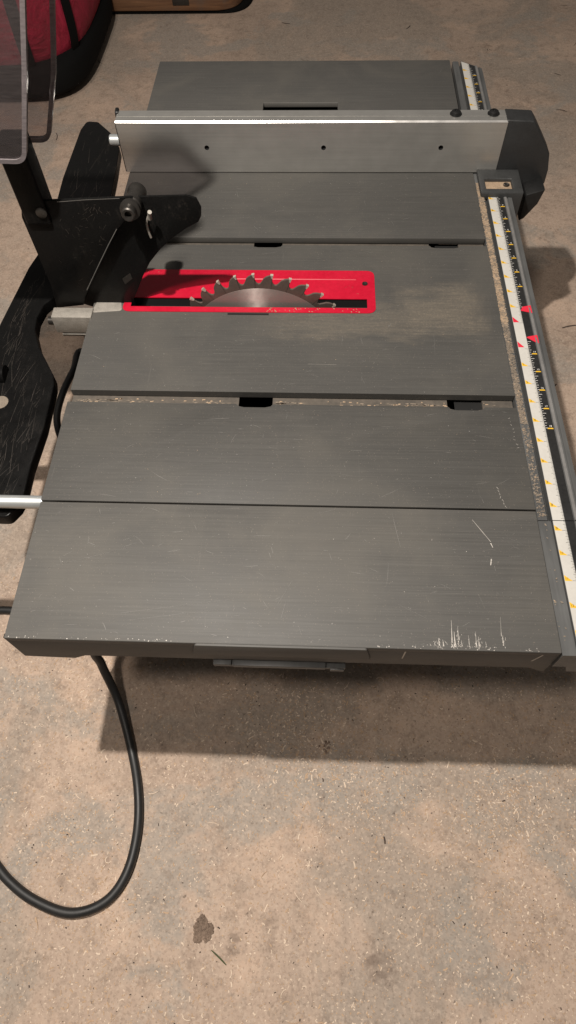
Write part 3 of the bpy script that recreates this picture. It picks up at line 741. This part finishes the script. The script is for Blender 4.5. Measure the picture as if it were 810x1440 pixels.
prof = [(FV0 + .001, FZ - .07), (FV0 + .071, FZ), (FV1 - .06, FZ), (FV1, FZ - .06), (FV1, .03), (FV0 + .03, .03), (FV0 + .001, .05)]
prof2 = [(v, z) for v, z in prof]
prof2[0] = (FV0 + .002, FZ - .07); prof2[-1] = (FV0 + .13, .05)
n = len(prof); V = [(U0, v, z) for v, z in prof] + [(U1, v, z) for v, z in prof]
b.mesh(V, [(i, (i + 1) % n, n + (i + 1) % n, n + i) for i in range(n - 1)] + [tuple(range(n))[::-1]], 0)
# raised line along the top groove
b.box(U0 + .02, U1 - .02, FV0 + .46, FV0 + .50, FZ - .001, FZ + .012, 0)
b.bm.normal_update()
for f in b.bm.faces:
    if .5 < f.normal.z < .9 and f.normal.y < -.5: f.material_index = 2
beam = b.build('fence_beam', ['fence_alu', 'void', 'alu_edge'], fence)
for px in ((641, 160.5), (694, 160)):
    u, v = pz(px, FZ); b = MB(); b.lathe((u, v, FZ), (0, 0, 1), [(0, .30), (.04, .30), (.05, .25), (.14, .23), (.19, .15), (.195, .09), (.13, .08), (.13, .01)], 0, 24); b.build('bolt', 'black', fence)
b = MB(); b.prism(rounded([(FV0 + .62, 2.2), (FV1 - .02, 2.2), (FV1 + .05, FZ + .16), (FV0 + .72, FZ + .10)], .12), 'x', U0 - .1, U0 + .06, 0, .02); b.prism(rounded([(FV0 + .05, .0), (FV1, .0), (FV1, 2.5), (FV0 + .06, 2.5)], .1), 'x', U0 - .04, U0 + .03, 0, .01)
b.build('end_cap', 'black', fence)
b = MB(); u, v = pz((160, 205), 1.0); b.lathe((U0 - 1.0, FV0 + .75, 1.35), (1, 0, 0), [(.3, .24), (.35, .28), (.9, .28), (.98, .2)], 0, 24); b.build('rear_hook', 'chrome', fence)
# clamp head
hd = [(19.40, .04)] + [pv(q, FV0) for q in ((714, 169), (752, 171), (757, 180), (768, 205), (773, 217), (771, 240), (766, 258), (757, 266), (738, 272))] + [(20.4, -.6), (19.6, -.5)]
b = MB(); b.prism(hd, 'y', FV0 + .02, FV1 + .02, 0, .07, 3)
b.prism([(U1 + .005, FZ - .5), (U1 + .005, FZ + .0), (20.78, FZ - .0), (20.95, FZ - .2), (20.9, FZ - .5)], 'y', FV0 + .06, FV1 - .02, 0, .05)
b.build('clamp_head', 'head', fence)
lv = [pv(q, 25.6) for q in ((738, 270), (766, 262), (755, 282), (735, 303), (728, 306))]
b = MB(); b.prism(lv, 'y', 25.3, 26.9, 0, .06); b.build('clamp_lever', 'black', fence)
# foot bracket with a window
q = [pz(c, .22) for c in ((671, 243), (730, 242), (736, 270), (680, 276))]
fu0, fu1, fv0, fv1 = 18.62, 20.78, 24.36, 26.40
wu0, wv0 = pz((684, 265), .22); wu1, wv1 = pz((719, 251), .22)
b = MB(); b.slab([fu0, wu0, wu1, fu1], [fv0 + .02, wv0, wv1, fv1], -.02, .22, lambda i, j: i == 1 and j == 1, bev=.04)
b.prism([(fu0 + .02, .19), (fu1 - .02, .19), (fu1, -1.3), (20.2, -1.1), (19.9, -.35), (19.1, -.22), (18.7, -.03)], 'y', fv0, fv0 + .2, 0, .02)
b.box(20.45, fu1, fv0 + .2, fv1, -1.3, -.025, 0, .02)
b.box(wu0 - .1, wu1 + .1, wv0 - .06, wv1 + .1, -.015, .03, 1)
foot = b.build('fence_foot', ['plastic', 'dust'], fence)
b = MB(); u, v = pz((712, 260), .05); b.lathe((u, v, .03), (0, 0, 1), [(0, .16), (.06, .16), (.08, .12), (.04, .06), (.04, .0)], 0, 18); b.build('screw', 'steel_dark', foot)

# ================================================================== POWER CORD
cz = -H + .20
def fl_(px, z=cz): u, v = pz(px, z); return (u, v, z)
path = [(6, 14, -6), (3.0, 13.5, -5.5), fl_((122, 496), -9), fl_((103, 522), -9), fl_((87, 556), -9.2), fl_((80, 590), -9.6), fl_((89, 622), -10), fl_((112, 650), -10.8), (2.0, 9, cz + .4), (1.2, 6.5, cz), (0.2, 5.0, cz)]
path += [fl_((12, 858), cz), fl_((-30, 874), cz)]
path += [(-7, 3.2, cz), (-10, 1.0, cz), (-10.8, -2, cz), (-8.5, -4.4, cz), fl_((-60, 1150)), fl_((-18, 1200)), fl_((12, 1238)), fl_((50, 1267)), fl_((100, 1284)), fl_((148, 1268)), fl_((178, 1228)), fl_((193, 1170)), fl_((194, 1110)), fl_((184, 1050)), fl_((166, 985), cz + .5), fl_((143, 935), cz + 2), fl_((132, 900), cz + 4), (1.5, 6, -5), (3, 9, -4)]
b = MB(); b.tube(spline(path, 10), .212, 0, 16); tag(b.build('power_cord', 'rubber', org=(0, 0, -H)), 'black rubber power cord looping over the concrete from under the saw', 'cable')

# ================================================================== RED BAG, WOODEN PANEL
def superbox(b, c, dims, e=4, mi=0, nu=48, nv=24):
    V = []; Fs = []; sp = lambda x, p: math.copysign(abs(x) ** p, x)
    for j in range(nv + 1):
        ph = -math.pi / 2 + math.pi * j / nv
        for i in range(nu):
            th = 2 * math.pi * i / nu
            V.append((c[0] + dims[0] * sp(math.cos(ph), 2 / e) * sp(math.cos(th), 2 / e), c[1] + dims[1] * sp(math.cos(ph), 2 / e) * sp(math.sin(th), 2 / e), c[2] + dims[2] * sp(math.sin(ph), 2 / e)))
    for j in range(nv):
        for i in range(nu): Fs.append((j * nu + i, j * nu + (i + 1) % nu, (j + 1) * nu + (i + 1) % nu, (j + 1) * nu + i))
    b.mesh(V, Fs, mi); bmesh.ops.remove_doubles(b.bm, verts=b.bm.verts, dist=1e-4)
bag = thing('tool_bag', (-21, 68, -H), 'red fabric bag with black trim on the floor behind the raised clear guard', 'bag')
b = MB(); superbox(b, (-19.6, 68, -H + 6.1), (7.7, 10.7, 5.2), 3); b.build('bag_body', 'bag_red', bag)
b = MB(); superbox(b, (-20.0, 68, -H + 2.0), (8.1, 11.0, 1.98), 4); b.build('bag_base', 'bag_black', bag)
b = MB(); sp_ = lambda x, p: math.copysign(abs(x) ** p, x)
def on_bag(th, ph, k): return (-19.6 + 7.7 * k * sp_(math.cos(ph), 2 / 3) * sp_(math.cos(th), 2 / 3), 68 + 10.7 * k * sp_(math.cos(ph), 2 / 3) * sp_(math.sin(th), 2 / 3), -H + 6.1 + 5.2 * k * sp_(math.sin(ph), 2 / 3))
for t0, t1 in ((-.62, -.50), (-1.35, -1.22)):
    V = []; Fs = []; n = 20
    for q in range(n + 1):
        ph = -.9 + 2.2 * q / n
        V += [on_bag(t0, ph, 1.0), on_bag(t0, ph, 1.035), on_bag(t1, ph, 1.035), on_bag(t1, ph, 1.0)]
    for q in range(n):
        for e in range(4): Fs.append((4 * q + e, 4 * q + (e + 1) % 4, 4 * q + 4 + (e + 1) % 4, 4 * q + 4 + e))
    b.mesh(V, Fs, 0)
b.build('bag_trim', 'bag_black', bag)
b = MB(); pth = [(-21 + 7.4 * math.cos(a), 62 , -H + 6.4 + 5.5 * math.sin(a)) for a in [(-.5 + 1.5 * k / 20) * 1.6 for k in range(21)]]
b.tube(spline(pth, 3), .38, 0, 10); b.build('bag_strap', 'bag_black', bag)

wd = thing('wooden_panel', (-8, 78, -H), 'worn brown wooden panel with rounded corner lying at the back of the floor', 'wooden panel')
b = MB(); b.prism(rounded([(-24, 75.9), (1.2, 75.9), (3.4, 92), (-24, 92)], [.2, 3.2, 1.5, .2], 10), 'z', -H + .45, -H + 2.0, 0, .12, 3); pb = b.build('panel_board', 'wood', wd)
b = MB(); b.prism(rounded([(-24, 76.3), (2.0, 76.3), (4.6, 92), (-24, 92)], [.2, 3.2, 1.5, .2], 10), 'z', -H + .02, -H + .43, 0, .1); b.build('panel_base_shadow', 'bag_black', wd)  # black base that also draws the shadow below and right of the board
b = MB(); u, v = pz((252, 6), -H + 1.5); b.box(u - .9, u + .9, 75.8, 75.92, -H + 1.0, -H + 1.8, 0, .03); b.build('panel_plate', 'steel_dark', wd)

# ================================================================== SMALL THINGS ON THE FLOOR
b = MB(); p0, p1 = fl_((297, 1336), -H + .05), fl_((318, 1357), -H + .06)
mid = ((p0[0] + p1[0]) / 2 + .015, (p0[1] + p1[1]) / 2 + .01, -H + .09)
M['needle'] = simple('green_needle', (.055, .075, .025), .6, 0, .3, 600, bump=0)
b.tube(spline([p0, mid, p1], 6), lambda s_: .032 * (1 - abs(2 * s_ - 1) ** 3 * .6), 0, 8); tag(b.build('pine_needle', 'needle', org=(p0[0], p0[1], -H)), 'short dark green needle lying on the concrete beside a brown crumb patch', 'needle')
M['crumb'] = simple('dark_brown_crumbs', (.20, .145, .11), .95, 0, .5, 420, bump=.8, spec=.2)
M['pale'] = simple('pale_wood_shaving', (.66, .53, .41), .8, 0, .2, 500, bump=0)
M['tanwood'] = simple('tan_wood_shaving', (.46, .32, .21), .85, 0, .25, 500, bump=0)
M['darkbit'] = simple('dark_crumb', (.05, .035, .028), .9, 0, .3, 500, bump=0)
def clump(name, px, rad, n, mat, label, cat, hgt=.16):
    rnd = random.Random(int(px[0])); u, v, _ = fl_(px, -H); b = MB()
    for k in range(n):
        a = rnd.uniform(0, 6.283); d_ = rad * math.sqrt(rnd.random()) * (1 + .16 * math.sin(3 * a + px[0]) + .1 * math.sin(5 * a))
        r = rnd.uniform(.04, .13) * min(1, rad * 2); x, y = u + d_ * math.cos(a), v + d_ * math.sin(a) * 1.1
        V = [Vector((rnd.gauss(0, 1), rnd.gauss(0, 1), rnd.gauss(0, .5))).normalized() * r for _ in range(10)]
        vs = [b.bm.verts.new((x + q.x, y + q.y, -H + max(0.004, q.z * .6 + r * .4))) for q in V]
        bmesh.ops.convex_hull(b.bm, input=vs)
    tag(b.build(name, mat, org=(u, v, -H), smooth=False), label, cat)
clump('dirt_clump', (285, 1308), .40, 260, 'crumb', 'brown crumbly patch of dirt on the concrete near the green needle', 'dirt')
clump('pebble', (755, 109), .09, 5, 'pale', 'small pale pebble on the floor to the right behind the saw', 'pebble')
clump('bark_crumb', (688, 70), .22, 8, 'darkbit', 'small dark crumb on the floor past the far corner of the table', 'crumb')
clump('dirt_clump', (458, 1050), .28, 20, 'crumb', 'small dirt crumbs inside the shadow before the near table edge', 'dirt')

rnd = random.Random(77); b = MB()
def shaving(u, v, L, w_, a, curl, mi, lift):
    n = 4 if L > .14 else 1; P = []; x, y = u, v
    for j in range(n + 1):
        P.append((x, y, -H + .006 + lift * math.sin(math.pi * j / max(n, 1)))); x += math.cos(a) * L / n; y += math.sin(a) * L / n; a += curl / n
    for j in range(n):
        p, q = P[j], P[j + 1]; dx, dy = q[0] - p[0], q[1] - p[1]; l = math.hypot(dx, dy) or 1; nx, ny = -dy / l * w_, dx / l * w_
        b.quad([(p[0] - nx, p[1] - ny, p[2]), (p[0] + nx, p[1] + ny, p[2] + .01), (q[0] + nx, q[1] + ny, q[2] + .01), (q[0] - nx, q[1] - ny, q[2])], mi)
cl = [(rnd.uniform(-4, 26), rnd.uniform(-14, 6), rnd.uniform(1, 4)) for _ in range(26)]
for k in range(32000):
    t_ = rnd.random()
    if t_ < .35: c = rnd.choice(cl); u, v = rnd.gauss(c[0], c[2]), rnd.gauss(c[1], c[2])
    elif t_ < .82: u, v = rnd.uniform(-10, 30), rnd.uniform(-16, 8)
    else: u, v = rnd.uniform(-24, 48), rnd.uniform(6, 80)
    L = min(.32, rnd.expovariate(1 / .042) + .02); w_ = rnd.uniform(.008, .024) + L * .04
    shaving(u, v, L, w_, rnd.uniform(0, 6.283), rnd.gauss(0, 1.2), rnd.choices((0, 1, 2), (3.5, 6, .4 if L < .10 else .06))[0], L * .06)
for k in range(45):
    u, v = rnd.uniform(-8, 28), rnd.uniform(-15, 3); shaving(u, v, rnd.uniform(.25, .6), rnd.uniform(.012, .02), rnd.uniform(0, 6.28), rnd.gauss(0, 2.2), rnd.choice((0, 0, 1)), .04)
for k in range(40):
    u, v = rnd.uniform(-20, 44), rnd.uniform(14, 78); shaving(u, v, rnd.uniform(.5, 1.3), rnd.uniform(.02, .05), rnd.uniform(0, 6.28), rnd.gauss(0, 1), 2, .03)
sd = b.build('sawdust', ['pale', 'tanwood', 'darkbit'], org=(0, 0, -H), smooth=False); sd['kind'] = 'stuff'

# ================================================================== LIGHT
def lamp(name, pos, power, rad, colr):
    l = bpy.data.lights.new(name, 'POINT'); l.energy = power; l.shadow_soft_size = rad * S; l.color = colr
    o = bpy.data.objects.new(name, l); col.objects.link(o); o.location = (Vector(pos) + Vector((0, 0, H))) * S
lamp('work_lamp', (-.1, 4.0, 40), 72, .5, (1, .93, .85))
lamp('ceiling_lamp', (-7, -20, 84), 66, 4.5, (1, .90, .80))
wld = bpy.data.worlds.new('World'); sc.world = wld; wld.use_nodes = True
bg = wld.node_tree.nodes['Background']; bg.inputs[0].default_value = (1, .93, .86, 1); bg.inputs[1].default_value = .10
sc.view_settings.view_transform = 'Standard'; sc.view_settings.look = 'None'; sc.view_settings.exposure = 0; sc.view_settings.gamma = 1
for o in ALL:
    if '_org' in o: del o['_org']
